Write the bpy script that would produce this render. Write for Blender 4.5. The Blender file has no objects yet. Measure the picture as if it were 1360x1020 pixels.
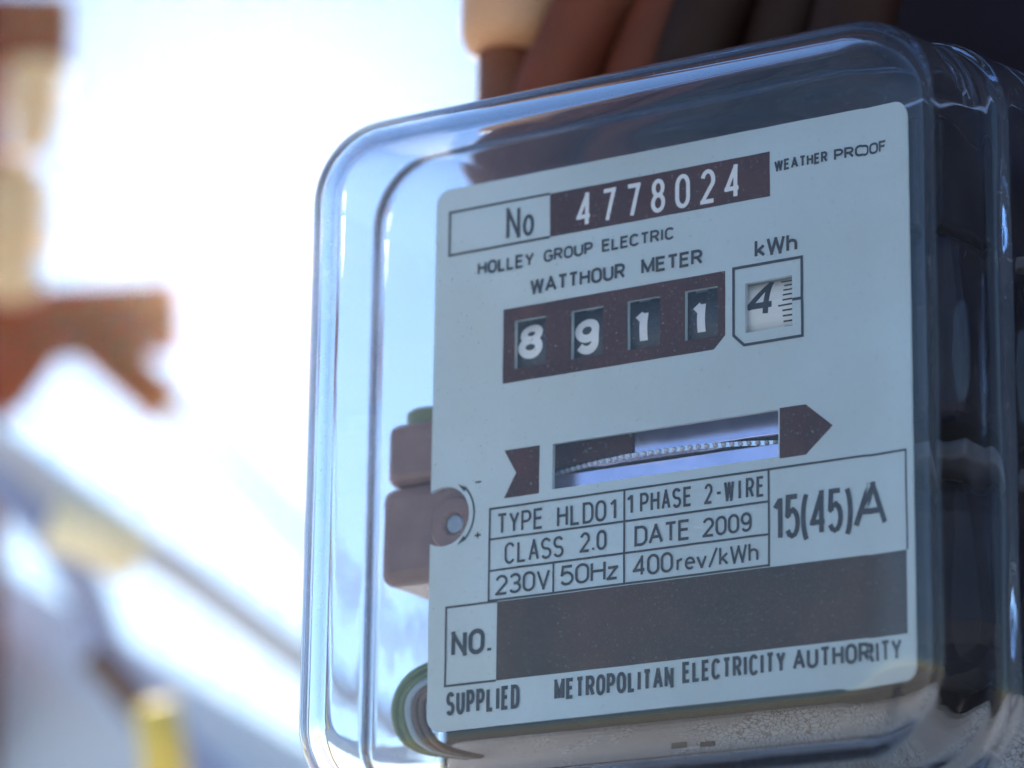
import bpy, bmesh, math, random
from mathutils import Vector, Matrix
from mathutils.geometry import tessellate_polygon
from math import sin, cos, pi, radians, hypot, atan2
random.seed(4)
S = bpy.context.scene
COL = S.collection
MM = 0.001
HZ = 1.80                      # height of the dial's centre above the ground

# ------------------------------------------------------------------ camera
RT = Vector((0.84086305, 0.54108054, 0.0134604))
UP = Vector((0.13717691, -0.23710434, 0.9617505))
FW = Vector((-0.523576, 0.806854, 0.27359604))
CAM = Vector((0.34381, -0.58312, HZ - 0.18520))
cd = bpy.data.cameras.new('camera')
cam = bpy.data.objects.new('camera', cd)
COL.objects.link(cam)
S.camera = cam
M3 = Matrix((RT, UP, -FW)).transposed()
cam.matrix_world = Matrix.Translation(CAM) @ M3.to_4x4()
cd.sensor_width = 36.0
cd.lens = 5000.0 / 1360.0 * 36.0
cd.clip_start = 0.02
cd.clip_end = 20000.0
cd.dof.use_dof = True
cd.dof.focus_distance = 0.695
cd.dof.aperture_fstop = 10.5
cd.dof.aperture_blades = 0

# ------------------------------------------------------------------ sky, sun, exposure
SUN_DIR = Vector((-0.575, 0.757, 0.310)).normalized()
w = bpy.data.worlds.new('World')
S.world = w
w.use_nodes = True
nt = w.node_tree
bg = nt.nodes['Background']
sky = nt.nodes.new('ShaderNodeTexSky')
sky.sky_type = 'NISHITA'
sky.sun_disc = False
sky.sun_elevation = math.asin(SUN_DIR.z)
sky.sun_rotation = atan2(SUN_DIR.x, SUN_DIR.y)
sky.air_density = 1.0
sky.dust_density = 0.015
sky.ozone_density = 2.6
nt.links.new(sky.outputs[0], bg.inputs[0])
bg.inputs[1].default_value = 0.05
sl = bpy.data.lights.new('sun', 'SUN')
sl.energy = 5.0
sl.angle = radians(0.5)
sl.color = (1.0, 0.86, 0.68)
so = bpy.data.objects.new('sun', sl)
COL.objects.link(so)
so.location = SUN_DIR * 50
so.rotation_euler = SUN_DIR.to_track_quat('Z', 'Y').to_euler()

S.view_settings.view_transform = 'Standard'
S.view_settings.look = 'None'
S.view_settings.exposure = 2.2
S.view_settings.gamma = 1.0
S.render.engine = 'CYCLES'
cy = S.cycles
cy.max_bounces = 28
cy.transmission_bounces = 26
cy.glossy_bounces = 12
cy.diffuse_bounces = 5
cy.transparent_max_bounces = 16
cy.volume_bounces = 1
cy.caustics_reflective = True
cy.caustics_refractive = True
cy.blur_glossy = 0.5
cy.sample_clamp_indirect = 6.0
cy.use_denoising = True


HAZE, HAZE_G = 0.00036, 0.93


# ------------------------------------------------------------------ materials
def rgb(c):
    return (c[0], c[1], c[2], 1.0)


def mat(name, col, rough=0.5, metal=0.0, spec=0.5, noise=0.0, nscale=200.0, col2=None, bump=0.0,
        bscale=None, dust=0.0, dscale=900.0, coat=0.0):
    m = bpy.data.materials.new(name)
    m.use_nodes = True
    t = m.node_tree
    b = t.nodes['Principled BSDF']
    b.inputs['Roughness'].default_value = rough
    b.inputs['Metallic'].default_value = metal
    b.inputs['Specular IOR Level'].default_value = spec
    b.inputs['Coat Weight'].default_value = coat
    b.inputs['Base Color'].default_value = rgb(col)
    tc = t.nodes.new('ShaderNodeTexCoord')
    cur = None
    if noise > 0 or col2:
        n = t.nodes.new('ShaderNodeTexNoise')
        n.inputs['Scale'].default_value = nscale
        n.inputs['Detail'].default_value = 6
        t.links.new(tc.outputs['Object'], n.inputs['Vector'])
        r = t.nodes.new('ShaderNodeValToRGB')
        r.color_ramp.elements[0].position = 0.35
        r.color_ramp.elements[1].position = 0.68
        c2 = col2 or tuple(x * (1 - noise) for x in col)
        r.color_ramp.elements[0].color = rgb(c2)
        r.color_ramp.elements[1].color = rgb(col)
        t.links.new(n.outputs['Fac'], r.inputs['Fac'])
        cur = r.outputs['Color']
        rr = t.nodes.new('ShaderNodeMapRange')
        rr.inputs['To Min'].default_value = max(0.02, rough - 0.08)
        rr.inputs['To Max'].default_value = min(1, rough + 0.1)
        t.links.new(n.outputs['Fac'], rr.inputs['Value'])
        t.links.new(rr.outputs[0], b.inputs['Roughness'])
    if dust > 0:
        v = t.nodes.new('ShaderNodeTexNoise')
        v.inputs['Scale'].default_value = dscale
        v.inputs['Detail'].default_value = 3
        t.links.new(tc.outputs['Object'], v.inputs['Vector'])
        r2 = t.nodes.new('ShaderNodeValToRGB')
        r2.color_ramp.elements[0].position = 0.62
        r2.color_ramp.elements[1].position = 0.74
        r2.color_ramp.elements[0].color = (0, 0, 0, 1)
        r2.color_ramp.elements[1].color = (dust, dust, dust, 1)
        t.links.new(v.outputs['Fac'], r2.inputs['Fac'])
        mx = t.nodes.new('ShaderNodeMix')
        mx.data_type = 'RGBA'
        mx.inputs[7].default_value = (0.42, 0.40, 0.37, 1)
        if cur:
            t.links.new(cur, mx.inputs[6])
        else:
            mx.inputs[6].default_value = rgb(col)
        t.links.new(r2.outputs['Color'], mx.inputs[0])
        cur = mx.outputs[2]
    if cur:
        t.links.new(cur, b.inputs['Base Color'])
    if bump > 0:
        n2 = t.nodes.new('ShaderNodeTexNoise')
        n2.inputs['Scale'].default_value = bscale or nscale
        n2.inputs['Detail'].default_value = 5
        t.links.new(tc.outputs['Object'], n2.inputs['Vector'])
        bp = t.nodes.new('ShaderNodeBump')
        bp.inputs['Strength'].default_value = bump
        bp.inputs['Distance'].default_value = 0.0006
        t.links.new(n2.outputs['Fac'], bp.inputs['Height'])
        t.links.new(bp.outputs[0], b.inputs['Normal'])
    return m


def glass_mat():
    m = bpy.data.materials.new('pressed_glass')
    m.use_nodes = True
    t = m.node_tree
    t.nodes.remove(t.nodes['Principled BSDF'])
    g = t.nodes.new('ShaderNodeBsdfGlass')
    g.inputs['Color'].default_value = (0.93, 0.955, 1.0, 1)
    g.inputs['Roughness'].default_value = 0.0
    g.inputs['IOR'].default_value = 1.43
    tc = t.nodes.new('ShaderNodeTexCoord')
    n = t.nodes.new('ShaderNodeTexNoise')
    n.inputs['Scale'].default_value = 55
    n.inputs['Detail'].default_value = 2
    t.links.new(tc.outputs['Object'], n.inputs['Vector'])
    bp = t.nodes.new('ShaderNodeBump')
    bp.inputs['Strength'].default_value = 0.06
    bp.inputs['Distance'].default_value = 0.001
    t.links.new(n.outputs['Fac'], bp.inputs['Height'])
    t.links.new(bp.outputs[0], g.inputs['Normal'])
    # thin film of dust and dried rain on the glass
    n3 = t.nodes.new('ShaderNodeTexNoise')
    n3.inputs['Scale'].default_value = 90
    n3.inputs['Detail'].default_value = 8
    n3.inputs['Roughness'].default_value = 0.65
    t.links.new(tc.outputs['Object'], n3.inputs['Vector'])
    mr = t.nodes.new('ShaderNodeMapRange')
    mr.inputs['From Min'].default_value = 0.35
    mr.inputs['From Max'].default_value = 0.75
    mr.inputs['To Min'].default_value = 0.006
    mr.inputs['To Max'].default_value = 0.022
    t.links.new(n3.outputs['Fac'], mr.inputs['Value'])
    n4 = t.nodes.new('ShaderNodeTexNoise')
    n4.inputs['Scale'].default_value = 1300
    n4.inputs['Detail'].default_value = 2
    t.links.new(tc.outputs['Object'], n4.inputs['Vector'])
    mr2 = t.nodes.new('ShaderNodeMapRange')
    mr2.inputs['From Min'].default_value = 0.68
    mr2.inputs['From Max'].default_value = 0.78
    mr2.inputs['To Max'].default_value = 0.25
    t.links.new(n4.outputs['Fac'], mr2.inputs['Value'])
    ad = t.nodes.new('ShaderNodeMath')
    ad.operation = 'ADD'
    t.links.new(mr.outputs[0], ad.inputs[0])
    t.links.new(mr2.outputs[0], ad.inputs[1])
    df = t.nodes.new('ShaderNodeBsdfDiffuse')
    df.inputs['Color'].default_value = (0.75, 0.73, 0.70, 1)
    tr = t.nodes.new('ShaderNodeBsdfTranslucent')
    tr.inputs['Color'].default_value = (0.75, 0.73, 0.70, 1)
    m1 = t.nodes.new('ShaderNodeMixShader')
    t.links.new(df.outputs[0], m1.inputs[1])
    t.links.new(tr.outputs[0], m1.inputs[2])
    m2 = t.nodes.new('ShaderNodeMixShader')
    t.links.new(ad.outputs[0], m2.inputs[0])
    t.links.new(g.outputs[0], m2.inputs[1])
    t.links.new(m1.outputs[0], m2.inputs[2])
    t.links.new(m2.outputs[0], t.nodes['Material Output'].inputs['Surface'])
    return m


def crack_mat():
    m = bpy.data.materials.new('cracked_grey_paint')
    m.use_nodes = True
    t = m.node_tree
    b = t.nodes['Principled BSDF']
    tc = t.nodes.new('ShaderNodeTexCoord')
    n = t.nodes.new('ShaderNodeTexNoise')
    n.inputs['Scale'].default_value = 160
    n.inputs['Detail'].default_value = 6
    t.links.new(tc.outputs['Object'], n.inputs['Vector'])
    add = t.nodes.new('ShaderNodeVectorMath')
    add.operation = 'MULTIPLY_ADD'
    add.inputs[1].default_value = (0.006, 0.006, 0.006)
    t.links.new(n.outputs['Color'], add.inputs[0])
    t.links.new(tc.outputs['Object'], add.inputs[2])
    v = t.nodes.new('ShaderNodeTexVoronoi')
    v.feature = 'DISTANCE_TO_EDGE'
    v.inputs['Scale'].default_value = 820
    t.links.new(add.outputs[0], v.inputs['Vector'])
    r = t.nodes.new('ShaderNodeValToRGB')
    r.color_ramp.elements[0].position = 0.02
    r.color_ramp.elements[1].position = 0.12
    r.color_ramp.elements[0].color = (0.24, 0.20, 0.185, 1)
    r.color_ramp.elements[1].color = (0.74, 0.73, 0.72, 1)
    t.links.new(v.outputs['Distance'], r.inputs['Fac'])
    n2 = t.nodes.new('ShaderNodeTexNoise')
    n2.inputs['Scale'].default_value = 38
    n2.inputs['Detail'].default_value = 4
    t.links.new(tc.outputs['Object'], n2.inputs['Vector'])
    r2 = t.nodes.new('ShaderNodeValToRGB')
    r2.color_ramp.elements[0].position = 0.47
    r2.color_ramp.elements[1].position = 0.56
    t.links.new(n2.outputs['Fac'], r2.inputs['Fac'])
    mx = t.nodes.new('ShaderNodeMix')
    mx.data_type = 'RGBA'
    mx.inputs[6].default_value = (0.52, 0.48, 0.47, 1)
    t.links.new(r.outputs['Color'], mx.inputs[7])
    t.links.new(r2.outputs['Color'], mx.inputs[0])
    t.links.new(mx.outputs[2], b.inputs['Base Color'])
    b.inputs['Roughness'].default_value = 0.7
    bp = t.nodes.new('ShaderNodeBump')
    bp.inputs['Strength'].default_value = 0.5
    bp.inputs['Distance'].default_value = 0.0004
    t.links.new(v.outputs['Distance'], bp.inputs['Height'])
    t.links.new(bp.outputs[0], b.inputs['Normal'])
    return m


GLASS = glass_mat()
CRACK = crack_mat()
PLATE = mat('dial_plate_paint', (0.53, 0.65, 0.68), 0.42, nscale=26, col2=(0.50, 0.57, 0.55), dust=0.35, dscale=1100, bump=0.05, bscale=1500)
INK = mat('printing_ink', (0.022, 0.015, 0.015), 0.45, noise=0.5, nscale=700)
INKBAND = mat('printed_band_ink', (0.085, 0.018, 0.008), 0.40, spec=0.12, noise=0.4, nscale=120, dust=0.55, dscale=1900)
INKPANEL = mat('printed_panel_ink', (0.085, 0.038, 0.018), 0.40, spec=0.12, noise=0.3, nscale=45, col2=(0.040, 0.026, 0.012),
               dust=0.45, dscale=2300)
WHITE = mat('white_print', (0.80, 0.80, 0.78), 0.5)
BLACKPL = mat('black_plastic', (0.022, 0.020, 0.022), 0.38, noise=0.3, nscale=300, dust=0.4, dscale=1700)
DRUMW = mat('white_drum_plastic', (0.78, 0.77, 0.72), 0.45)
ALU = mat('aluminium', (0.78, 0.79, 0.82), 0.24, metal=1.0, noise=0.12, nscale=250)
LAV = mat('pale_enamel', (0.70, 0.70, 0.80), 0.25, noise=0.25, nscale=70)  # pale tint lightens the disc teeth in place of their glow
VIOLET = mat('tinted_bright_metal', (0.74, 0.70, 0.96), 0.22, metal=1.0, noise=0.15, nscale=120)  # violet tint stands in for the glow reflected in the disc window
LEAD = mat('dull_grey_metal', (0.10, 0.11, 0.14), 0.6, noise=0.3, nscale=160)
STEEL = mat('dull_steel', (0.42, 0.42, 0.44), 0.38, metal=1.0, noise=0.3, nscale=160)
BROWN = mat('brown_bakelite', (0.25, 0.13, 0.10), 0.24, noise=0.25, nscale=120, dust=0.25, dscale=1500)
DARKIRON = mat('dark_laminated_iron', (0.004, 0.005, 0.018), 0.35, spec=0.25, noise=0.5, nscale=90, dust=0.04)
COIL = mat('red_coil_enamel', (0.085, 0.022, 0.016), 0.4, noise=0.4, nscale=200)
GREENTAPE = mat('olive_varnish', (0.20, 0.22, 0.07), 0.45, noise=0.3, nscale=200)
WIREG = mat('green_wire_sleeve', (0.13, 0.19, 0.07), 0.4, noise=0.3, nscale=300)
WIREB = mat('blue_grey_wire_sleeve', (0.30, 0.38, 0.44), 0.4)
WIREN = mat('brown_wire_sleeve', (0.13, 0.075, 0.055), 0.45, noise=0.3, nscale=300)
BASEM = mat('base_casting', (0.010, 0.010, 0.030), 0.55, spec=0.25, noise=0.3, nscale=80, bump=0.2)
CABLER = mat('red_brown_cable_sheath', (0.13, 0.030, 0.016), 0.62, spec=0.25, noise=0.3, nscale=60, bump=0.15, bscale=120)  # warm flare over the cables put into the sheath colour
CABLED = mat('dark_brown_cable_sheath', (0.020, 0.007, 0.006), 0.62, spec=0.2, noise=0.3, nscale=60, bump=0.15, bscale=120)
CONDUIT = mat('weathered_conduit', (0.20, 0.055, 0.03), 0.5, noise=0.3, nscale=40)  # red brown carries the warm flare as base colour
SLEEVE = mat('tan_sleeve', (0.50, 0.27, 0.15), 0.5, noise=0.2, nscale=40)
WOODD = mat('dark_creosoted_timber', (0.014, 0.012, 0.030), 0.75, spec=0.2, noise=0.5, nscale=25, bump=0.5, bscale=60)
WOODR = mat('red_brown_timber', (0.20, 0.035, 0.010), 0.75, spec=0.2, noise=0.4, nscale=8, bump=0.6, bscale=30)
RUST = mat('rusty_steel', (0.34, 0.062, 0.014), 0.75, spec=0.2, noise=0.5, nscale=14, col2=(0.20, 0.035, 0.012))
PORC = mat('tan_porcelain', (0.62, 0.46, 0.28), 0.6, spec=0.15, noise=0.15, nscale=12)
CABLEG = mat('grey_service_cable', (0.62, 0.68, 0.80), 0.8, spec=0.1, noise=0.2, nscale=20)
CABLEB = mat('blue_grey_cable', (0.30, 0.38, 0.66), 0.8, spec=0.1, noise=0.2, nscale=20)
YELLOW = mat('yellow_line_cover', (0.85, 0.68, 0.18), 0.7, spec=0.1, noise=0.15, nscale=10)
PALEY = mat('pale_yellow_cover', (0.90, 0.84, 0.62), 0.8, noise=0.15, nscale=10)
BLUEROOF = mat('blue_sheet_metal', (0.72, 0.83, 0.92), 0.5, noise=0.15, nscale=3)
GROUND = mat('pale_concrete', (0.54, 0.53, 0.51), 0.9, noise=0.35, nscale=3.0, bump=0.4, bscale=80)


# ------------------------------------------------------------------ helpers
def link(o, parent=None):
    COL.objects.link(o)
    if parent:
        o.parent = parent
    return o


def obj(name, bm, m, parent=None, smooth=False, label=None, recalc=True):
    if recalc:
        bmesh.ops.recalc_face_normals(bm, faces=bm.faces[:])
    me = bpy.data.meshes.new(name)
    bm.to_mesh(me)
    bm.free()
    me.materials.append(m)
    if smooth:
        for p in me.polygons:
            p.use_smooth = True
    o = link(bpy.data.objects.new(name, me), parent)
    if label:
        o['label'] = label
    return o


def thing(name, label, cat, loc, group=None):
    o = bpy.data.objects.new(name, None)
    o.empty_display_size = 0.02
    o.location = loc
    o['label'] = label
    o['category'] = cat
    if group:
        o['group'] = group
    return link(o)


def tag(o, label, cat, group=None):
    o['label'] = label
    o['category'] = cat
    if group:
        o['group'] = group
    return o


def P(u, v, wv=0.0):
    """dial coordinates in mm (right, up, towards the viewer) -> metres"""
    return Vector((u * MM, -wv * MM, v * MM))


def box(bm, lo, hi, bev=0.0):
    """axis box in mm dial coordinates, optional bevelled edges"""
    c = [(lo[i] + hi[i]) / 2 for i in range(3)]
    s = [(hi[i] - lo[i]) for i in range(3)]
    r = bmesh.ops.create_cube(bm, size=1.0)
    vs = r['verts']
    for v in vs:
        x, y, z = v.co
        v.co = P(c[0] + x * s[0], c[1] + z * s[1], c[2] - y * s[2])
    if bev > 0:
        es = list({e for v in vs for e in v.link_edges})
        bmesh.ops.bevel(bm, geom=es, offset=bev * MM, segments=3, profile=0.5, affect='EDGES')
    return bm


def tube(bm, pts, r, seg=16, cap=True, radii=None):
    pts = [Vector(p) for p in pts]
    rings = []
    n = len(pts)
    ref = None
    for i, p in enumerate(pts):
        t = (pts[min(i + 1, n - 1)] - pts[max(i - 1, 0)]).normalized()
        if ref is None:
            ref = t.orthogonal().normalized()
        ref = (ref - t * ref.dot(t)).normalized()
        b = t.cross(ref)
        rr = radii[i] if radii else r
        rings.append([bm.verts.new(p + (ref * cos(2 * pi * k / seg) + b * sin(2 * pi * k / seg)) * rr) for k in range(seg)])
    for a, c in zip(rings, rings[1:]):
        for k in range(seg):
            bm.faces.new((a[k], a[(k + 1) % seg], c[(k + 1) % seg], c[k]))
    if cap:
        bm.faces.new(rings[0][::-1])
        bm.faces.new(rings[-1])
    return bm


def spline(pts, n=8):
    pts = [Vector(p) for p in pts]
    q = [pts[0] * 2 - pts[1]] + pts + [pts[-1] * 2 - pts[-2]]
    out = []
    for i in range(1, len(q) - 2):
        for k in range(n):
            t = k / n
            a, b, c, d = q[i - 1], q[i], q[i + 1], q[i + 2]
            out.append(0.5 * ((2 * b) + (c - a) * t + (2 * a - 5 * b + 4 * c - d) * t * t + (3 * b - a - 3 * c + d) * t ** 3))
    out.append(pts[-1])
    return out


def arc(cx, cy_, rx, ry, a0, a1, n=10):
    return [(cx + rx * cos(radians(a0 + (a1 - a0) * i / n)), cy_ + ry * sin(radians(a0 + (a1 - a0) * i / n))) for i in range(n + 1)]


def sheet(bm, outer, holes, w0, w1, side=True):
    """flat plate with holes, outer/holes in mm, from depth w0 (back) to w1 (front)"""
    loops = [outer] + holes
    flat = [p for l in loops for p in l]
    tris = tessellate_polygon([[Vector((p[0], p[1], 0)) for p in l] for l in loops])
    fr = [bm.verts.new(P(p[0], p[1], w1)) for p in flat]
    for t in tris:
        try:
            bm.faces.new([fr[i] for i in t])
        except ValueError:
            pass
    if side:
        bk = [bm.verts.new(P(p[0], p[1], w0)) for p in flat]
        for t in tris:
            try:
                bm.faces.new([bk[i] for i in reversed(t)])
            except ValueError:
                pass
        k = 0
        for l in loops:
            n = len(l)
            for i in range(n):
                a, b = k + i, k + (i + 1) % n
                bm.faces.new((fr[a], fr[b], bk[b], bk[a]))
            k += n
    return bm


def rrect(u0, v0, u1, v1, r, n=6):
    o = []
    for cx, cy_, a in ((u1 - r, v1 - r, 0), (u0 + r, v1 - r, 90), (u0 + r, v0 + r, 180), (u1 - r, v0 + r, 270)):
        o += arc(cx, cy_, r, r, a, a + 90, n)
    return o


def rect(u0, v0, u1, v1):
    return [(u0, v0), (u1, v0), (u1, v1), (u0, v1)]


# ------------------------------------------------------------------ stroke lettering
G = {}


def g(ch, wd, *st):
    G[ch] = (wd, st)


g('A', .68, [(0, 0), (.34, 1), (.68, 0)], [(.12, .33), (.56, .33)])
g('C', .60, arc(.30, .70, .30, .30, 25, 180) + arc(.30, .30, .30, .30, 180, 335))
g('D', .60, [(.30, 0), (0, 0), (0, 1), (.30, 1)] + arc(.30, .68, .30, .32, 90, 0)[1:] + arc(.30, .32, .30, .32, 0, -90))
g('E', .52, [(.52, 0), (0, 0), (0, 1), (.52, 1)], [(0, .53), (.46, .53)])
g('F', .50, [(0, 0), (0, 1), (.50, 1)], [(0, .52), (.44, .52)])
g('G', .62, arc(.31, .70, .31, .30, 25, 180) + arc(.31, .30, .31, .30, 180, 360) + [(.62, .46), (.36, .46)])
g('H', .60, [(0, 0), (0, 1)], [(.60, 0), (.60, 1)], [(0, .53), (.60, .53)])
g('I', .10, [(.05, 0), (.05, 1)])
g('L', .48, [(0, 1), (0, 0), (.48, 0)])
g('M', .74, [(0, 0), (0, 1), (.37, .12), (.74, 1), (.74, 0)])
g('N', .60, [(0, 0), (0, 1), (.60, 0), (.60, 1)])
g('O', .62, 'closed', arc(.31, .69, .31, .31, 0, 180) + arc(.31, .31, .31, .31, 180, 360))
g('P', .56, [(0, 0), (0, 1), (.30, 1)] + arc(.30, .73, .26, .27, 90, -90)[1:] + [(0, .46)])
g('R', .58, [(0, 0), (0, 1), (.30, 1)] + arc(.30, .74, .26, .26, 90, -90)[1:] + [(0, .48)], [(.30, .48), (.58, 0)])
g('S', .58, arc(.29, .745, .28, .255, 25, 270) + arc(.29, .25, .29, .25, 90, -155)[1:])
g('T', .56, [(0, 1), (.56, 1)], [(.28, 1), (.28, 0)])
g('U', .60, [(0, 1)] + arc(.30, .30, .30, .30, 180, 360) + [(.60, 1)])
g('V', .62, [(0, 1), (.31, 0), (.62, 1)])
g('W', .86, [(0, 1), (.20, 0), (.43, .92), (.66, 0), (.86, 1)])
g('Y', .62, [(0, 1), (.31, .46), (.62, 1)], [(.31, .46), (.31, 0)])
g('0', .56, 'closed', arc(.28, .70, .28, .30, 0, 180) + arc(.28, .30, .28, .30, 180, 360))
g('1', .34, [(.0, .76), (.26, .97)], [(.26, 1), (.26, 0)])
g('2', .56, arc(.28, .71, .27, .29, 165, -25) + [(0, 0), (.56, 0)])
g('3', .56, arc(.27, .75, .26, .25, 155, -90) + arc(.27, .26, .28, .26, 90, -155)[1:])
g('4', .60, [(.44, 0), (.44, 1), (0, .27), (.60, .27)])
g('5', .56, [(.52, 1), (.08, 1), (.04, .56)] + arc(.27, .33, .28, .33, 140, -150))
g('7', .54, [(0, 1), (.54, 1), (.20, 0)])
g('8', .56, 'closed', arc(.28, .76, .24, .24, 270, 630, 18), 'closed', arc(.28, .26, .28, .26, 90, 450, 18))
g('9', .56, 'closed', arc(.28, .70, .27, .30, 0, 360, 18), [(.55, .70)] + arc(.28, .30, .27, .30, 0, -150))
g('o', .50, 'closed', arc(.25, .32, .25, .32, 0, 360, 18))
g('k', .44, [(0, 0), (0, 1)], [(.42, .64), (0, .24)], [(.14, .37), (.44, 0)])
g('h', .44, [(0, 0), (0, 1)], [(0, .40)] + arc(.22, .42, .22, .22, 180, 0) + [(.44, 0)])
g('z', .42, [(0, .62), (.42, .62), (0, 0), (.42, 0)])
g('r', .30, [(0, 0), (0, .64)], [(0, .40)] + arc(.24, .40, .24, .22, 180, 80))
g('e', .48, [(0, .34), (.48, .34)] + arc(.24, .34, .24, .30, 0, 180)[1:] + arc(.24, .30, .24, .30, 180, 315)[1:])
g('v', .46, [(0, .64), (.23, 0), (.46, .64)])
g('.', .12, [(.06, 0), (.06, .13)])
g('/', .44, [(0, -.08), (.44, 1.04)])
g('-', .36, [(0, .46), (.36, .46)])
g('+', .44, [(0, .40), (.44, .40)], [(.22, .14), (.22, .66)])
g('(', .24, arc(.34, .44, .32, .66, 120, 240, 12))
g(')', .24, arc(-.10, .44, .32, .66, 60, -60, 12))
g(' ', .34)


def ribbon(bm, pts, t, closed, f, fine=False):
    """flat band of width t following pts (mm); f maps (u, v) to a point"""
    q = [pts[0]]
    for p in pts[1:]:
        if hypot(p[0] - q[-1][0], p[1] - q[-1][1]) > 1e-4:
            q.append(p)
    if closed and hypot(q[0][0] - q[-1][0], q[0][1] - q[-1][1]) < 1e-4:
        q.pop()
    if fine:
        q2 = []
        m_ = len(q)
        for i in range(m_ if closed else m_ - 1):
            a, c = q[i], q[(i + 1) % m_]
            k_ = max(1, int(hypot(a[0] - c[0], a[1] - c[1]) / .7))
            q2 += [(a[0] + (c[0] - a[0]) * j / k_, a[1] + (c[1] - a[1]) * j / k_) for j in range(k_)]
        q = q2 if closed else q2 + [q[-1]]
    n = len(q)
    L, R = [], []
    for i in range(n):
        a = q[i - 1] if (i > 0 or closed) else None
        b = q[(i + 1) % n] if (i < n - 1 or closed) else None
        c = q[i]

        def nrm(p, s):
            d = hypot(s[0] - p[0], s[1] - p[1])
            return (-(s[1] - p[1]) / d, (s[0] - p[0]) / d)
        if a is None:
            m = nrm(c, b)
            k = 1
        elif b is None:
            m = nrm(a, c)
            k = 1
        else:
            n1, n2 = nrm(a, c), nrm(c, b)
            m = (n1[0] + n2[0], n1[1] + n2[1])
            l = hypot(*m) or 1e-6
            m = (m[0] / l, m[1] / l)
            k = min(2.4, 1 / max(0.2, m[0] * n1[0] + m[1] * n1[1]))
        L.append(bm.verts.new(f(c[0] + m[0] * t / 2 * k, c[1] + m[1] * t / 2 * k)))
        R.append(bm.verts.new(f(c[0] - m[0] * t / 2 * k, c[1] - m[1] * t / 2 * k)))
    for i in range(n if closed else n - 1):
        j = (i + 1) % n
        bm.faces.new((R[i], R[j], L[j], L[i]))


def pieces(pts, t, closed):
    """cut a stroke at its sharp corners and let the cut ends overlap squarely"""
    if closed:
        return [(pts, True)]
    out, cur = [], [pts[0]]
    for k in range(1, len(pts)):
        cur.append(pts[k])
        if k < len(pts) - 1:
            a, b, c = pts[k - 1], pts[k], pts[k + 1]
            d1, d2 = (b[0] - a[0], b[1] - a[1]), (c[0] - b[0], c[1] - b[1])
            l1, l2 = hypot(*d1), hypot(*d2)
            if l1 < 1e-6 or l2 < 1e-6:
                continue
            if (d1[0] * d2[0] + d1[1] * d2[1]) / (l1 * l2) < 0.72:
                out.append(cur)
                cur = [b]
    out.append(cur)
    res = []
    for n_, q in enumerate(out):
        q = list(q)
        for e, on in ((0, n_ > 0), (-1, n_ < len(out) - 1)):
            if on:
                p, o = (q[0], q[1]) if e == 0 else (q[-1], q[-2])
                d = hypot(p[0] - o[0], p[1] - o[1])
                q[e] = (p[0] + (p[0] - o[0]) / d * t * .48, p[1] + (p[1] - o[1]) / d * t * .48)
        res.append((q, False))
    return res


def write(bm, s, u0, u1, v0, h, t, w0=0.10, gap=0.12, mono=False, f=None, slant=0.0):
    """lettering of height h and stroke t fitted between u0 and u1 on the dial"""
    hh = h - t
    n = len(s)
    lay_out = []
    if mono:
        cell = (u1 - u0 + .25 * t) / n
        for k, ch in enumerate(s):
            wd = G[ch][0]
            ww_ = min(cell - (1.75 if wd < .7 else 1.15) * t, (cell - 1.75 * t) * wd / .56)
            lay_out.append((ch, u0 + k * cell + (cell - .25 * t - ww_) / 2, ww_ / max(wd, .01)))
    else:
        gp = gap * t + .055 * h
        sx = (u1 - u0 - n * t - (n - 1) * gp) / sum(G[c][0] for c in s)
        x = u0
        for ch in s:
            lay_out.append((ch, x + t / 2, sx))
            x += G[ch][0] * sx + t + gp
    lay = 0
    for ch, x0, sc in lay_out:
        closed = False
        for st in G[ch][1]:
            if st == 'closed':
                closed = True
                continue
            pts = [(x0 + px * sc + slant * py * hh, v0 + t / 2 + py * hh) for px, py in st]
            for q, cl in pieces(pts, t, closed):
                lay += 1
                ww = w0 + 0.015 * (lay % 6)
                lo, hi = (v0, v0 + h) if ch not in '()/' else (v0 - h, v0 + 2 * h)
                if f is None:
                    ribbon(bm, q, t, cl, lambda a, b, ww=ww: P(a, min(hi, max(lo, b)), ww))
                else:
                    ribbon(bm, q, t, cl, lambda a, b, k_=lay % 4: f(a, min(hi, max(lo, b)), k_), fine=True)
            closed = False
    return bm


def frame_lines(bm, segs, t, w0=0.10):
    for k, (pts, closed) in enumerate(segs):
        ww = w0 + 0.004 * (k % 5)
        ribbon(bm, pts, t, closed, lambda a, b, ww=ww: P(a, b, ww))
    return bm


# ------------------------------------------------------------------ setting: ground
bm = bmesh.new()
R0 = 40.0
vs = [bm.verts.new((R0 * cos(2 * pi * k / 64), R0 * sin(2 * pi * k / 64), 0)) for k in range(64)]
bm.faces.new(vs)
gr = obj('ground', bm, GROUND)
gr['kind'] = 'structure'

# ------------------------------------------------------------------ the meter
meter = thing('electricity_meter',
              'glass covered single phase electricity meter with pale dial, black register windows and printed rating table',
              'electricity meter', (0, 0, HZ))

# --- glass cover: outer and inner shell, filleted front, slightly wavy pressed walls
NA, NS = 10, 18


def ring_pts(hw, hh, r):
    o = []
    cs = ((hw - r, hh - r, 0), (-(hw - r), hh - r, 90), (-(hw - r), -(hh - r), 180), (hw - r, -(hh - r), 270))
    for i, (cx, cy_, a) in enumerate(cs):
        o += arc(cx, cy_, r, r, a, a + 90, NA)
        nx = cs[(i + 1) % 4]
        b = arc(nx[0], nx[1], r, r, nx[2], nx[2], 1)[0]
        e = o[-1]
        for k in range(1, NS):
            s = k / NS
            o.append((e[0] + (b[0] - e[0]) * s, e[1] + (b[1] - e[1]) * s))
    return o


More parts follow.
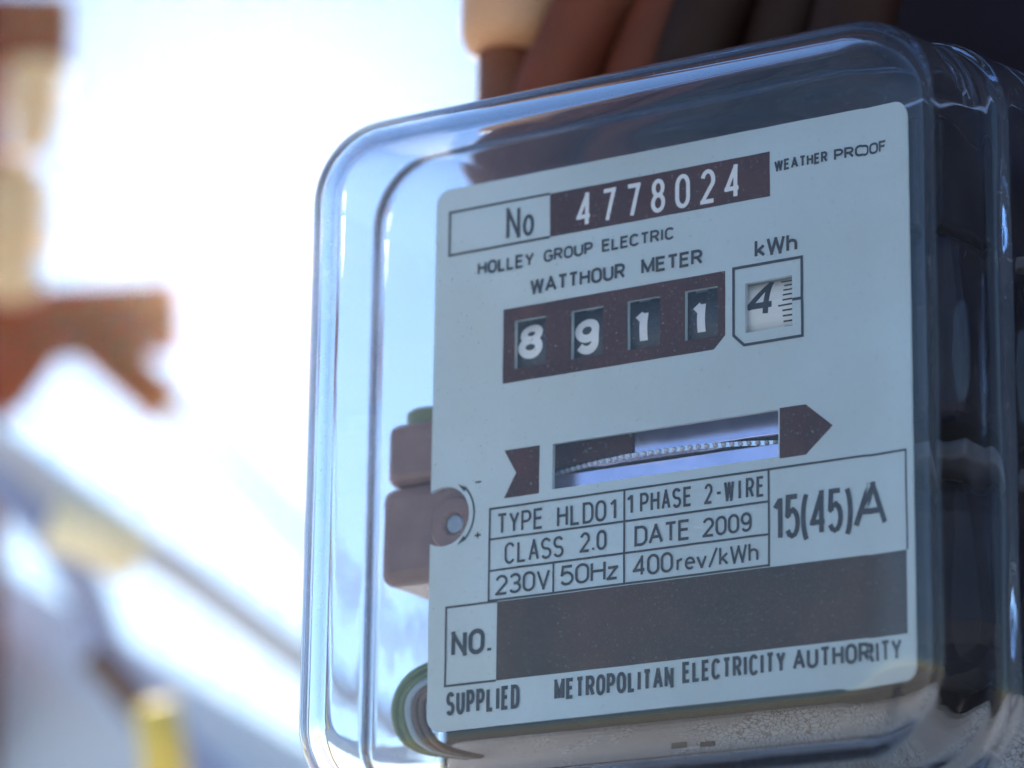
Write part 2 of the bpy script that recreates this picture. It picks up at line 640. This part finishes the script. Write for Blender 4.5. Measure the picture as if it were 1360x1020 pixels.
def shell(bm, hw, hh, rc, wf, rf, wb, draft, amp, seed):
    rings = []
    u_c, v_c = -2.4, -2.75

    def add(hw_, hh_, r_, w_, wav):
        row = []
        for (u, v) in ring_pts(hw_, hh_, r_):
            d = hypot(u, v)
            s = 0.0
            if wav > 0:
                s = wav * (0.55 * sin(u * .13 + w_ * .22 + seed) * sin(v * .17 - w_ * .13 + seed * 2)
                           + 0.45 * sin(v * .09 + w_ * .31 + seed * 3) + 0.35 * sin(u * .07 - w_ * .27 + seed * 5))
            s *= .08 + .92 / (1 + math.exp(-u / 8))
            row.append(bm.verts.new(P(u_c + u + s * u / d, v_c + v + s * v / d, w_)))
        rings.append(row)
    add(hw - rf - 2.0, hh - rf - 2.0, max(1.0, rc - rf - 1.0), wf, 0)
    add(hw - rf - 0.4, hh - rf - 0.4, max(1.5, rc - rf), wf, 0)
    for i in range(0, 11):
        a = radians(9 * i)
        ins = rf * (1 - sin(a))
        add(hw - ins, hh - ins, max(2.0, rc - ins * .9), wf - rf * (1 - cos(a)), 0)
    n = 44
    w1 = wf - rf
    for i in range(1, n + 1):
        w_ = w1 + (wb - w1) * i / n
        dd = draft * (w1 - w_)
        q_ = min(1.0, max(0.0, (-2.5 - w_) / 4.5))
        dd += 1.3 * q_ * q_ * (3 - 2 * q_)
        add(hw + dd, hh + dd, rc + dd * .5, w_, amp * min(1, i / 10))
    return rings


def bridge(bm, a, b):
    n = len(a)
    for k in range(n):
        bm.faces.new((a[k], a[(k + 1) % n], b[(k + 1) % n], b[k]))


bm = bmesh.new()
WB = -36.0
ro = shell(bm, 67.1, 67.25, 16.0, 25.0, 10.0, WB, 0.09, 0.10, 1.3)
ri = shell(bm, 63.5, 63.6, 12.5, 21.6, 7.0, WB, 0.09, 0.42, 2.1)
for rs in (ro, ri):
    for a, b in zip(rs, rs[1:]):
        bridge(bm, a, b)
bm.faces.new(ro[0])
bm.faces.new(ri[0])
bridge(bm, ro[-1], ri[-1])
cover = obj('glass_cover', bm, GLASS, meter, smooth=True)

# --- dial plate with its openings
NOTCH_C, NOTCH_R = (-49.0, -12.2), 5.9
outer = []
outer += arc(49, 51, 3, 3, 0, 90, 6) + arc(-49, 51, 3, 3, 90, 180, 6)
a0 = math.degrees(math.acos((-52 - NOTCH_C[0]) / NOTCH_R))
outer += arc(NOTCH_C[0], NOTCH_C[1], NOTCH_R, NOTCH_R, a0, -a0, 20)
outer += arc(-49, -51, 3, 3, 180, 270, 6) + arc(49, -51, 3, 3, 270, 360, 6)
DW = [(-33.2, 15.0, -26.2, 24.6), (-20.4, 15.0, -13.4, 24.6), (-7.9, 15.0, -0.9, 24.6), (4.6, 15.0, 11.6, 24.6)]
dig_holes = [rect(*d) for d in DW]
kw_hole = rect(17.4, 14.6, 27.3, 24.2)
disc_hole = rect(-24.4, -9.9, 24.2, -1.0)
bm = bmesh.new()
sheet(bm, outer, dig_holes + [kw_hole, disc_hole], -0.9, 0.0)
plate = obj('dial_plate', bm, PLATE, meter)


def part(name, parent, m, fill, smooth=False, label=None):
    b = bmesh.new()
    fill(b)
    return obj(name, b, m, parent, smooth, label, recalc=False)


# black printed areas
part('printed_band', plate, INKBAND, lambda b: sheet(b, rect(-25.5, 40.3, 22.8, 49.1), [], 0, 0.05, False), label='black number band')
part('printed_band', plate, INKBAND, lambda b: sheet(
    b, [(-35.9, 12.4), (10.8, 12.4), (13.2, 14.8), (13.2, 27.3), (-35.9, 27.3)], dig_holes, 0, 0.05, False),
    label='black register band with clipped corner')
part('printed_panel', plate, INKPANEL, lambda b: sheet(b, rect(-36.4, -45.4, 50.2, -30.3), [], 0, 0.05, False))
part('printed_arrow', plate, INKBAND, lambda b: sheet(
    b, [(-35.2, -0.9), (-27.3, -0.9), (-27.3, -10.3), (-35.2, -10.3), (-32.5, -5.6)], [], 0, 0.05, False), label='notched arrow tail')
part('printed_arrow', plate, INKBAND, lambda b: sheet(
    b, [(24.5, -0.8), (24.5, -10.3), (29.9, -10.3), (35.4, -5.5), (29.9, -0.8)], [], 0, 0.05, False), label='pointed arrow head')

# ruled boxes
T = 0.42


def L(*p):
    return (list(p), False)


def Q(u0, v0, u1, v1):
    return (rect(u0, v0, u1, v1), True)


part('ruled_box', plate, INK, lambda b: frame_lines(b, [L((-25.5, 49.1), (-48.7, 49.1), (-48.7, 40.3), (-25.5, 40.3))], .5))
part('ruled_box', plate, INK, lambda b: frame_lines(
    b, [([(15.0, 27.4), (29.4, 27.4), (29.4, 12.3), (17.2, 12.3), (15.0, 14.4)], True), L((27.4, 19.5), (29.4, 19.5))], .55))
part('ruled_table', plate, INK, lambda b: frame_lines(b, [
    L((-38.3, -30.2), (-38.3, -12.05), (50.4, -12.05), (50.4, -30.3)), L((-38.3, -18.05), (22.2, -18.05)),
    L((-38.3, -24.15), (22.2, -24.15)), L((-38.3, -29.95), (22.2, -29.95)), L((-8.4, -12.05), (-8.4, -30)),
    L((22.2, -12.05), (22.2, -30.2)), L((-23.9, -24.15), (-23.9, -30))], T))
part('ruled_box', plate, INK, lambda b: frame_lines(b, [L((-36.4, -30.2), (-47.9, -30.2), (-47.9, -45.4), (-36.4, -45.4))], T))

# lettering
TX = [
    ('N', -35.5, -32.3, 41.3, 6.5, .62, {}), ('o', -31.7, -29.1, 41.3, 6.6, .60, {}),
    ('WEATHER', 23.8, 35.0, 44.85, 2.2, .36, {}), ('PROOF', 36.3, 47.0, 44.75, 2.25, .38, {}),
    ('HOLLEY', -42.0, -29.0, 35.1, 2.75, .44, {}), ('GROUP', -26.8, -15.7, 35.3, 2.5, .40, {}),
    ('ELECTRIC', -13.7, 2.3, 35.3, 2.5, .40, {}),
    ('WATTHOUR', -29.8, -8.5, 29.3, 3.1, .48, {}), ('METER', -5.0, 8.4, 29.4, 3.0, .48, {}),
    ('kWh', 19.5, 28.5, 28.7, 3.6, .50, {}),
    ('TYPE', -36.8, -26.0, -17.3, 4.1, .44, {'mono': 1}), ('HLD01', -23.3, -9.4, -17.5, 4.1, .44, {'mono': 1}),
    ('1', -7.9, -6.3, -16.9, 3.9, .44, {}), ('PHASE', -5.2, 6.3, -16.9, 3.8, .44, {'mono': 1}),
    ('2-WIRE', 8.6, 21.5, -17.0, 3.9, .44, {'mono': 1}),
    ('CLASS', -35.0, -21.5, -23.3, 4.2, .42, {'mono': 1}), ('2.0', -18.1, -12.2, -23.0, 3.9, .44, {}),
    ('DATE', -6.2, 5.7, -23.2, 3.9, .46, {}), ('2009', 8.4, 18.7, -23.2, 3.7, .44, {}),
    ('230V', -36.8, -24.6, -29.1, 3.9, .44, {}), ('50Hz', -22.4, -9.7, -28.9, 3.9, .44, {}),
    ('400', -6.5, 2.1, -28.9, 3.9, .44, {}), ('rev/kWh', 2.8, 20.0, -28.9, 3.6, .40, {}),
    ('15(45)', 23.0, 39.4, -25.6, 8.3, .80, {'gap': -.42}), ('A', 39.4, 45.9, -25.3, 8.4, .92, {}),
    ('NO.', -46.6, -37.2, -40.0, 5.0, .74, {}),
    ('SUPPLIED', -47.5, -31.0, -51.2, 4.6, .62, {}),
    ('METROPOLITAN', -23.4, 2.3, -50.5, 4.0, .58, {}), ('ELECTRICITY', 4.1, 25.5, -49.9, 3.9, .56, {}),
    ('AUTHORITY', 26.9, 48.8, -49.8, 3.7, .54, {}),
    ('-', -41.9, -40.2, -7.1, 1.6, .30, {}), ('+', -41.9, -40.1, -17.9, 2.6, .30, {}),
]
for s, u0, u1, v0, h, t, kw in TX:
    t *= 1.2
    part('lettering', plate, INK, lambda b: write(b, s, u0, u1, v0, h, t, **kw))


def adj_arrow(b):
    frame_lines(b, [L(*arc(-49, -12.2, 7.1, 7.1, 48, -48, 16))], .36)
    for sg in (1, -1):
        e = (-49 + 7.1 * cos(radians(50)), -12.2 + sg * 7.1 * sin(radians(50)))
        vs_ = [b.verts.new(P(*p, 0.12)) for p in ((e[0] - 1.3, e[1] + sg * .6), (e[0] + .9, e[1] - sg * .4), (e[0] + .2, e[1] - sg * 1.1))]
        b.faces.new(vs_ if sg < 0 else vs_[::-1])


part('printed_arrow', plate, INK, adj_arrow, label='curved double headed arrow by the notch')
ser = [(-19.4, -16.0), (-13.8, -10.6), (-8.4, -5.2), (-2.9, .3), (2.5, 5.7), (8.0, 11.2), (13.2, 16.6)]
for ch, (a, b_) in zip('4778024', ser):
    part('white_numeral', plate, WHITE, lambda b: write(b, ch, a, b_, 41.1, 6.8, .85, 0.12))

# --- counter drums behind the register windows
RD, VC = 10.5, 19.2


def drum_f(wfront):
    def f(u, v, q):
        a = (v - VC) / RD
        r = RD + 0.03 + 0.004 * q
        return P(u, VC + r * sin(a), wfront - RD + r * cos(a))
    return f


def drum(b, u0, u1, wfront):
    n = 48
    prof = [(u0, RD - 1.2), (u0, RD - .3), (u0 + .3, RD), (u1 - .3, RD), (u1, RD - .3), (u1, RD - 1.2)]
    rows = []
    for u, r in prof:
        rows.append([b.verts.new(P(u, VC + r * sin(2 * pi * k / n), wfront - RD + r * cos(2 * pi * k / n))) for k in range(n)])
    for r1, r2 in zip(rows, rows[1:]):
        bridge(b, r1, r2)
    b.faces.new(rows[0])
    b.faces.new(rows[-1])


def add_drum(u0, u1, wfr, m, ch, du0, du1, dv, nxt, t, ink, ticks=False, slant=0.0):
    u0, u1, du0, du1, dv = u0 + PU, u1 + PU, du0 + PU, du1 + PU, dv + PV
    b = bmesh.new()
    drum(b, u0, u1, wfr)
    d = obj('counter_drum', b, m, meter, smooth=False)
    part('drum_numeral', d, ink, lambda q: write(q, ch, du0, du1, dv, 7.2, t, f=drum_f(wfr), slant=slant))
    if nxt:
        part('drum_numeral', d, ink, lambda q: write(q, nxt, du0, du1, dv - 9.6, 7.2, t, f=drum_f(wfr), slant=slant))
        part('drum_numeral', d, ink, lambda q: write(q, nxt, du0, du1, dv + 9.4, 7.2, t, f=drum_f(wfr), slant=slant))
    if ticks:
        def tk(q):
            for i in range(-7, 8):
                v = VC + i * 1.02
                ln = 2.9 if i % 5 else 3.8
                ribbon(q, [(u1 - .6 - ln, v), (u1 - .6, v)], .34, False, lambda a, c: drum_f(wfr)(a, c, 1))
        part('scale_ticks', d, ink, tk)
    return d


WD = -1.3
PU, PV = -0.75, 0.45        # where the drums sit behind their windows
add_drum(-34.2, -25.0, WD, BLACKPL, '8', -32.5, -27.0, 16.6, '0', 1.6, WHITE)
add_drum(-21.4, -12.4, WD, BLACKPL, '9', -19.8, -14.3, 15.6, '0', 1.6, WHITE)
add_drum(-8.9, .1, WD, BLACKPL, '1', -6.6, -3.3, 15.6, '2', 1.7, WHITE)
add_drum(3.6, 12.6, WD, BLACKPL, '1', 5.9, 9.2, 15.4, '2', 1.7, WHITE)
add_drum(16.4, 28.8, WD, DRUMW, '4', 17.6, 23.4, 17.2, '3', 1.15, INK, ticks=True, slant=0.10)
b = bmesh.new()
tube(b, [P(-44, VC, WD - RD), P(36, VC, WD - RD)], 1.5 * MM, 12)
obj('drum_spindle', b, STEEL, meter, smooth=True)

# --- rotor disc with its toothed edge
bm = bmesh.new()
DC, DR, DV = (-4.0, -58.2), 56.0, -4.9
n = 160
for (ra, va, rb, vb) in ((DR - 1, .65, DR, .45), (DR, .45, DR, -.45), (DR, -.45, DR - 1, -.65)):
    r1 = [bm.verts.new(P(DC[0] + ra * sin(2 * pi * k / n), DV + va, DC[1] + ra * cos(2 * pi * k / n))) for k in range(n)]
    r2 = [bm.verts.new(P(DC[0] + rb * sin(2 * pi * k / n), DV + vb, DC[1] + rb * cos(2 * pi * k / n))) for k in range(n)]
    bridge(bm, r1, r2)
    if va == .65:
        bm.faces.new(r1)
    if vb == -.65:
        bm.faces.new(r2)
disc = obj('rotor_disc', bm, ALU, meter)
bm = bmesh.new()
for k in range(-32, 33):
    a = k * 1.62 / DR
    c = P(DC[0] + (DR + .15) * sin(a), DV, DC[1] + (DR + .15) * cos(a))
    r = bmesh.ops.create_icosphere(bm, subdivisions=1, radius=.55 * MM)
    for v in r['verts']:
        v.co = v.co + c
teeth = obj('rim_teeth', bm, LAV, disc, smooth=True)
teeth['kind'] = 'stuff'
# bright backing, added for the window's violet reflection, and dark slot behind the disc window
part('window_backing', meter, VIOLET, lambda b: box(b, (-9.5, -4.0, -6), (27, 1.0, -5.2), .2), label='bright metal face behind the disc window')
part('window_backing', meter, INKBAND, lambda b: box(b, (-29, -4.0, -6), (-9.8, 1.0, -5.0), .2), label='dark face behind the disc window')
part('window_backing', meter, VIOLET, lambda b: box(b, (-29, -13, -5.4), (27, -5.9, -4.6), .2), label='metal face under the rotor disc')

# --- works behind the dial
part('iron_frame', meter, DARKIRON, lambda b: box(b, (-46, 30, -33), (54, 52, -2.5), 1.5))
part('iron_frame', meter, DARKIRON, lambda b: box(b, (30, -6, -33), (56, 29.5, -2.5), 3.0))
part('coil_spool', meter, DARKIRON, lambda b: box(b, (-40, -50, -33), (57, -14, -6), 8.0))
part('frame_bar', meter, LEAD, lambda b: box(b, (-44, -13, -33), (57, -9.5, -5), .8))
part('frame_bar', meter, LEAD, lambda b: box(b, (-42, 29, -33), (57, 31, -24), .5))


# --- brake magnet blocks at the left of the dial
def magnet(b, v0, v1):
    box(b, (-71.0, v0, -24), (-50, v1, -5), 2.6)


part('brake_magnet', meter, BROWN, lambda b: box(b, (-68.0, -2.6, -24), (-52, 10.4, -7), 2.4), smooth=False)
part('brake_magnet', meter, BROWN, lambda b: box(b, (-68.4, -22.6, -25), (-44, -2.9, -6), 2.6))
part('magnet_cap', meter, GREENTAPE, lambda b: tube(b, [P(-61.6, 10.2, -14), P(-61.6, 13.0, -14), P(-61.6, 13.8, -14)], 5 * MM, 24,
                                                  radii=[5 * MM, 5 * MM, 3.9 * MM]))


def adj(b):
    n = 40
    prof = [(5.6, -5.0), (5.6, -3.4), (5.0, -2.8), (2.6, -2.8), (2.1, -3.3), (2.1, -5.0)]
    rows = [[b.verts.new(P(-48.6 + r * cos(2 * pi * k / n), -13.0 + r * sin(2 * pi * k / n), w_)) for k in range(n)] for r, w_ in prof]
    for r1, r2 in zip(rows, rows[1:]):
        bridge(b, r1, r2)


part('adjusting_ring', meter, BROWN, adj)
part('adjusting_screw', meter, STEEL, lambda b: tube(b, [P(-48.6, -13, -5.6), P(-48.6, -13, -3.6), P(-48.6, -13, -3.3)], 2 * MM, 24,
                                                    radii=[2.05 * MM, 2.05 * MM, 1.7 * MM]))

# --- lead wires looping out below the dial at the left
for k, m in enumerate((WIREG, WIREG, WIREB, WIREN, WIREN)):
    o = k * 1.55
    b = bmesh.new()
    tube(b, spline([P(-40, -38.6 - o * .5, -16), P(-52 + o * .3, -38.4 - o * .9, -9), P(-59.5 + o, -40.5 - o * .6, -7),
                    P(-63.6 + o, -45 - o * .1, -7), P(-64.0 + o, -50.5, -8), P(-61.8 + o * .9, -55.5, -12), P(-58 + o * .5, -58, -24)], 8),
         0.85 * MM, 10)
    obj('lead_wire', b, m, meter, smooth=True)

# --- base behind the works
part('meter_base', meter, BASEM, lambda b: box(b, (-75, -75, -44), (74, 69.5, WB - .3), 2.0))
part('base_tray', meter, CRACK, lambda b: box(b, (-66, -69.5, WB - .2), (65, -51.5, -27), 3.0))
for (u, v) in ((-11.8, -61.5), (-5.6, -62.2)):
    part('base_socket', meter, BLACKPL, lambda b: box(b, (u - 1.6, v - 1.6, -27.6), (u + 1.6, v + 1.6, -26.4), .3))

def terminal(b):
    box(b, (-72, -118, -43), (71, -78, 22), 4.0)


part('terminal_cover', meter, CRACK, terminal)
for u in (-50, 50):
    part('cover_screw', meter, STEEL, lambda b: tube(b, [P(u, -88, 21.5), P(u, -88, 24), P(u, -88, 24.8)], 4 * MM, 24,
                                                    radii=[4 * MM, 4 * MM, 3.2 * MM]))

# ------------------------------------------------------------------ timber post, cables and conduit behind the meter
post = thing('timber_post', 'near-black timber post standing directly behind the meter at the upper right', 'post', (0, 0, 0))
b = bmesh.new()
r = bmesh.ops.create_cube(b, size=1.0)
for v in r['verts']:
    v.co = Vector((0.06 + v.co.x * .41, 0.30 + v.co.y * .28, 1.5 + v.co.z * 3.0))
bmesh.ops.bevel(b, geom=b.edges[:], offset=.012, segments=3, profile=.5, affect='EDGES')
obj('post_shaft', b, WOODD, post)


def cable(name, label, m, pts, r, group='cables rising behind the meter'):
    b = bmesh.new()
    tube(b, spline([Vector((p[0] * MM, -p[2] * MM, HZ + p[1] * MM)) for p in pts], 10), r * MM, 24)
    o = obj(name, b, m, None, smooth=True)
    tag(o, label, 'cable', group)
    return o


LAB = ['red brown cable next to the conduit, leaning right above the meter',
       'second thick cable from the conduit, brown and leaning right',
       'third thick cable from the conduit, dark brown and nearly upright',
       'fourth cable from the conduit, almost black above the meter',
       'fifth cable, black and rightmost of the bundle before the timber post']
for k, (u, lean, m) in enumerate(((-74, 1.0, CABLER), (-55, .92, CABLER), (-38, .75, CABLED), (-20, .7, CABLED), (0, .6, CABLED))):  # flare red painted on the two left cables, near-black on the rest
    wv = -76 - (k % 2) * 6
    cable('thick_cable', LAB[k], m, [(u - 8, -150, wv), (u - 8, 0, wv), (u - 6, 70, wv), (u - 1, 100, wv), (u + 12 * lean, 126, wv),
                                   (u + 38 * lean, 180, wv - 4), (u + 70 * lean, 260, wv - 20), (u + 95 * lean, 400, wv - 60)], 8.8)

con = thing('conduit', 'red brown conduit pipe with a tan coupling sleeve, left of the cable bundle', 'conduit', (-.089, .080, HZ))
b = bmesh.new()
tube(b, [Vector((0, 0, z)) for z in (-.30, .0, .119)], .0068, 24)
obj('pipe', b, CONDUIT, con, smooth=True)
b = bmesh.new()
zz = [(.1165, .0085), (.1180, .0112), (.121, .0122), (.129, .0122), (.131, .0112), (.131, .0122), (.175, .0122), (.178, .011)]
tube(b, [Vector((0.002, 0, z)) for z, r in zz], .012, 28, radii=[r for z, r in zz])
obj('coupling_sleeve', b, SLEEVE, con, smooth=True)
b = bmesh.new()
tube(b, [Vector((0.002, 0, z)) for z in (.178, .3, .6)], .0075, 24)
obj('pipe', b, CONDUIT, con, smooth=True)


# ------------------------------------------------------------------ far, out of focus: pole, crossarms, cables
def at(px, py, d):
    """point at distance d along the line of sight through photograph pixel (px, py)"""
    return CAM + (RT * ((px - 680) / 5000) - UP * ((py - 510) / 5000) + FW) * d


def bar(bm, a, c, tw, th):
    a, c = Vector(a), Vector(c)
    t = (c - a).normalized()
    s = t.cross(Vector((0, 0, 1))).normalized()
    n2 = s.cross(t)
    q = []
    for p in (a, c):
        q.append([bm.verts.new(p + s * x * tw / 2 + n2 * y * th / 2) for x, y in ((-1, -1), (1, -1), (1, 1), (-1, 1))])
    for k in range(4):
        bm.faces.new((q[0][k], q[0][(k + 1) % 4], q[1][(k + 1) % 4], q[1][k]))
    bm.faces.new(q[0][::-1])
    bm.faces.new(q[1])


D = 1.8
base = at(-95, 500, D)
base.z = 0
pole = thing('service_pole', 'blurred red brown service pole with crossarms at the left edge', 'service pole', base)


def loc(p):
    return p - base


b = bmesh.new()
tube(b, [Vector((0, 0, 0.0000)), loc(at(-90, 700, D)), loc(at(-82, 300, D)), loc(at(-78, 10, D))], .034, 24, radii=[.038, .035, .032, .031])
obj('shaft', b, WOODR, pole, smooth=True)
b = bmesh.new()
bar(b, loc(at(-320, 30, D - 0.0411)), loc(at(94, 44, D - 0.0411)), 0.0257, 0.0298)
obj('crossarm', b, WOODR, pole)
b = bmesh.new()
bar(b, loc(at(-320, 446, D - 0.0411)), loc(at(238, 422, D - 0.0411)), 0.0257, 0.0288)
obj('crossarm', b, RUST, pole)
b = bmesh.new()
bar(b, loc(at(0, 540, D - 0.0514)), loc(at(75, 440, D - 0.0514)), 0.0103, 0.0154)
obj('brace', b, RUST, pole)
b = bmesh.new()
bar(b, loc(at(110, 440, D - 0.0514)), loc(at(225, 545, D - 0.0514)), 0.0154, 0.0185)
obj('brace', b, RUST, pole)
for (px, py, sc) in ((48, 125, .237), (18, 300, .309)):
    b = bmesh.new()
    c = loc(at(px, py, D - 0.0411))
    pr = [(-.12, .02), (-.10, .055), (-.05, .035), (-.03, .07), (.02, .045), (.04, .065), (.08, .04), (.11, .02)]
    tube(b, [c + Vector((0, 0, z * sc)) for z, r in pr], .05, 20, radii=[r * sc for z, r in pr])
    obj('insulator', b, PORC, pole, smooth=True)


def farcable(name, label, m, pts, r, cat='cable', group='blurred service cables'):
    b = bmesh.new()
    tube(b, spline([at(*p) for p in pts], 8), r, 14)
    return tag(obj(name, b, m, None, smooth=True), label, cat, group)


farcable('service_cable', 'pale grey guy cable running down right from the crossarm brace', CABLEG,
         [(60, 440, 1.8000), (215, 530, 1.8000), (300, 608, 1.8257), (395, 705, 1.8514), (700, 1010, 1.9543)], 0.0046)
farcable('service_cable', 'grey blue cable sloping down to the meter cover, below the guy cable', CABLEG,
         [(-100, 520, 1.5429), (120, 678, 1.5429), (260, 775, 1.5429), (392, 872, 1.5429), (700, 1090, 1.5429)], 0.0072)
farcable('service_cable', 'blue grey cable drooping beside the pole to the yellow cover', CABLEB,
         [(-40, 600, 1.5429), (60, 700, 1.5429), (110, 780, 1.5429), (150, 880, 1.5429), (215, 970, 1.5429), (300, 1060, 1.5429)], 0.0087)
b = bmesh.new()
tube(b, [at(120, 868, 1.52), at(192, 945, 1.52)], 0.0062, 16)
tag(obj('cable_clamp', b, WIREN, None, smooth=True), 'dark brown clamp on the drooping blue grey cable', 'clamp')
b = bmesh.new()
tube(b, [at(70, 690, 1.50), at(130, 710, 1.50), at(185, 745, 1.50)], 0.0123, 16)
tag(obj('cable_cover', b, PALEY, None, smooth=True), 'pale yellow cover on the cable under the crossarm', 'cable cover')
b = bmesh.new()
tube(b, [at(205, 935, 1.45), at(218, 1000, 1.45), at(222, 1100, 1.45)], 0.0087, 16)
tag(obj('cable_cover', b, YELLOW, None, smooth=True), 'bright yellow upright tube at the bottom left', 'cable cover')

aw0, aw1, aw2, aw3 = at(-260, 600, 2.0), at(560, 1080, 1.85), at(560, 1300, 1.6), at(-260, 1300, 1.7)  # awning added to bring in the pale blue of the lower sky
awn = thing('awning', 'pale blue ribbed sheet metal awning, blurred at the lower left', 'awning', aw0)
b = bmesh.new()
nr = (aw1 - aw0).cross(aw3 - aw0).normalized()
q0 = [b.verts.new(p - aw0) for p in (aw0, aw1, aw2, aw3)]
q1 = [b.verts.new(p - aw0 + nr * .002) for p in (aw0, aw1, aw2, aw3)]
b.faces.new(q0)
b.faces.new(q1[::-1])
for k in range(4):
    b.faces.new((q0[k], q0[(k + 1) % 4], q1[(k + 1) % 4], q1[k]))
obj('roof_sheet', b, BLUEROOF, awn)
for k in range(1, 6):
    f0 = k / 6.0
    pa, pb = aw0.lerp(aw3, f0) - aw0, aw1.lerp(aw2, f0) - aw0
    sg = 1 if nr.dot(CAM - aw0) > 0 else -1
    b = bmesh.new()
    tube(b, [pa + nr * sg * .006, pb + nr * sg * .006], .006, 10)
    obj('rib', b, BLUEROOF, awn, smooth=True)

# ------------------------------------------------------------------ haze, added to stand in for the sun's flare glow
hm = bpy.data.materials.new('pale_haze')
hm.use_nodes = True
t = hm.node_tree
t.nodes.remove(t.nodes['Principled BSDF'])
pv = t.nodes.new('ShaderNodeVolumePrincipled')
pv.inputs['Color'].default_value = (0.98, 0.95, 0.90, 1)
pv.inputs['Density'].default_value = HAZE
pv.inputs['Anisotropy'].default_value = HAZE_G
t.links.new(pv.outputs[0], t.nodes['Material Output'].inputs['Volume'])
b = bmesh.new()
r = bmesh.ops.create_cube(b, size=1.0)
for v in r['verts']:
    v.co = Vector((v.co.x * 90, v.co.y * 90, 1.05 + v.co.z * 4.1))
hz = obj('haze', b, hm)
hz['kind'] = 'stuff'
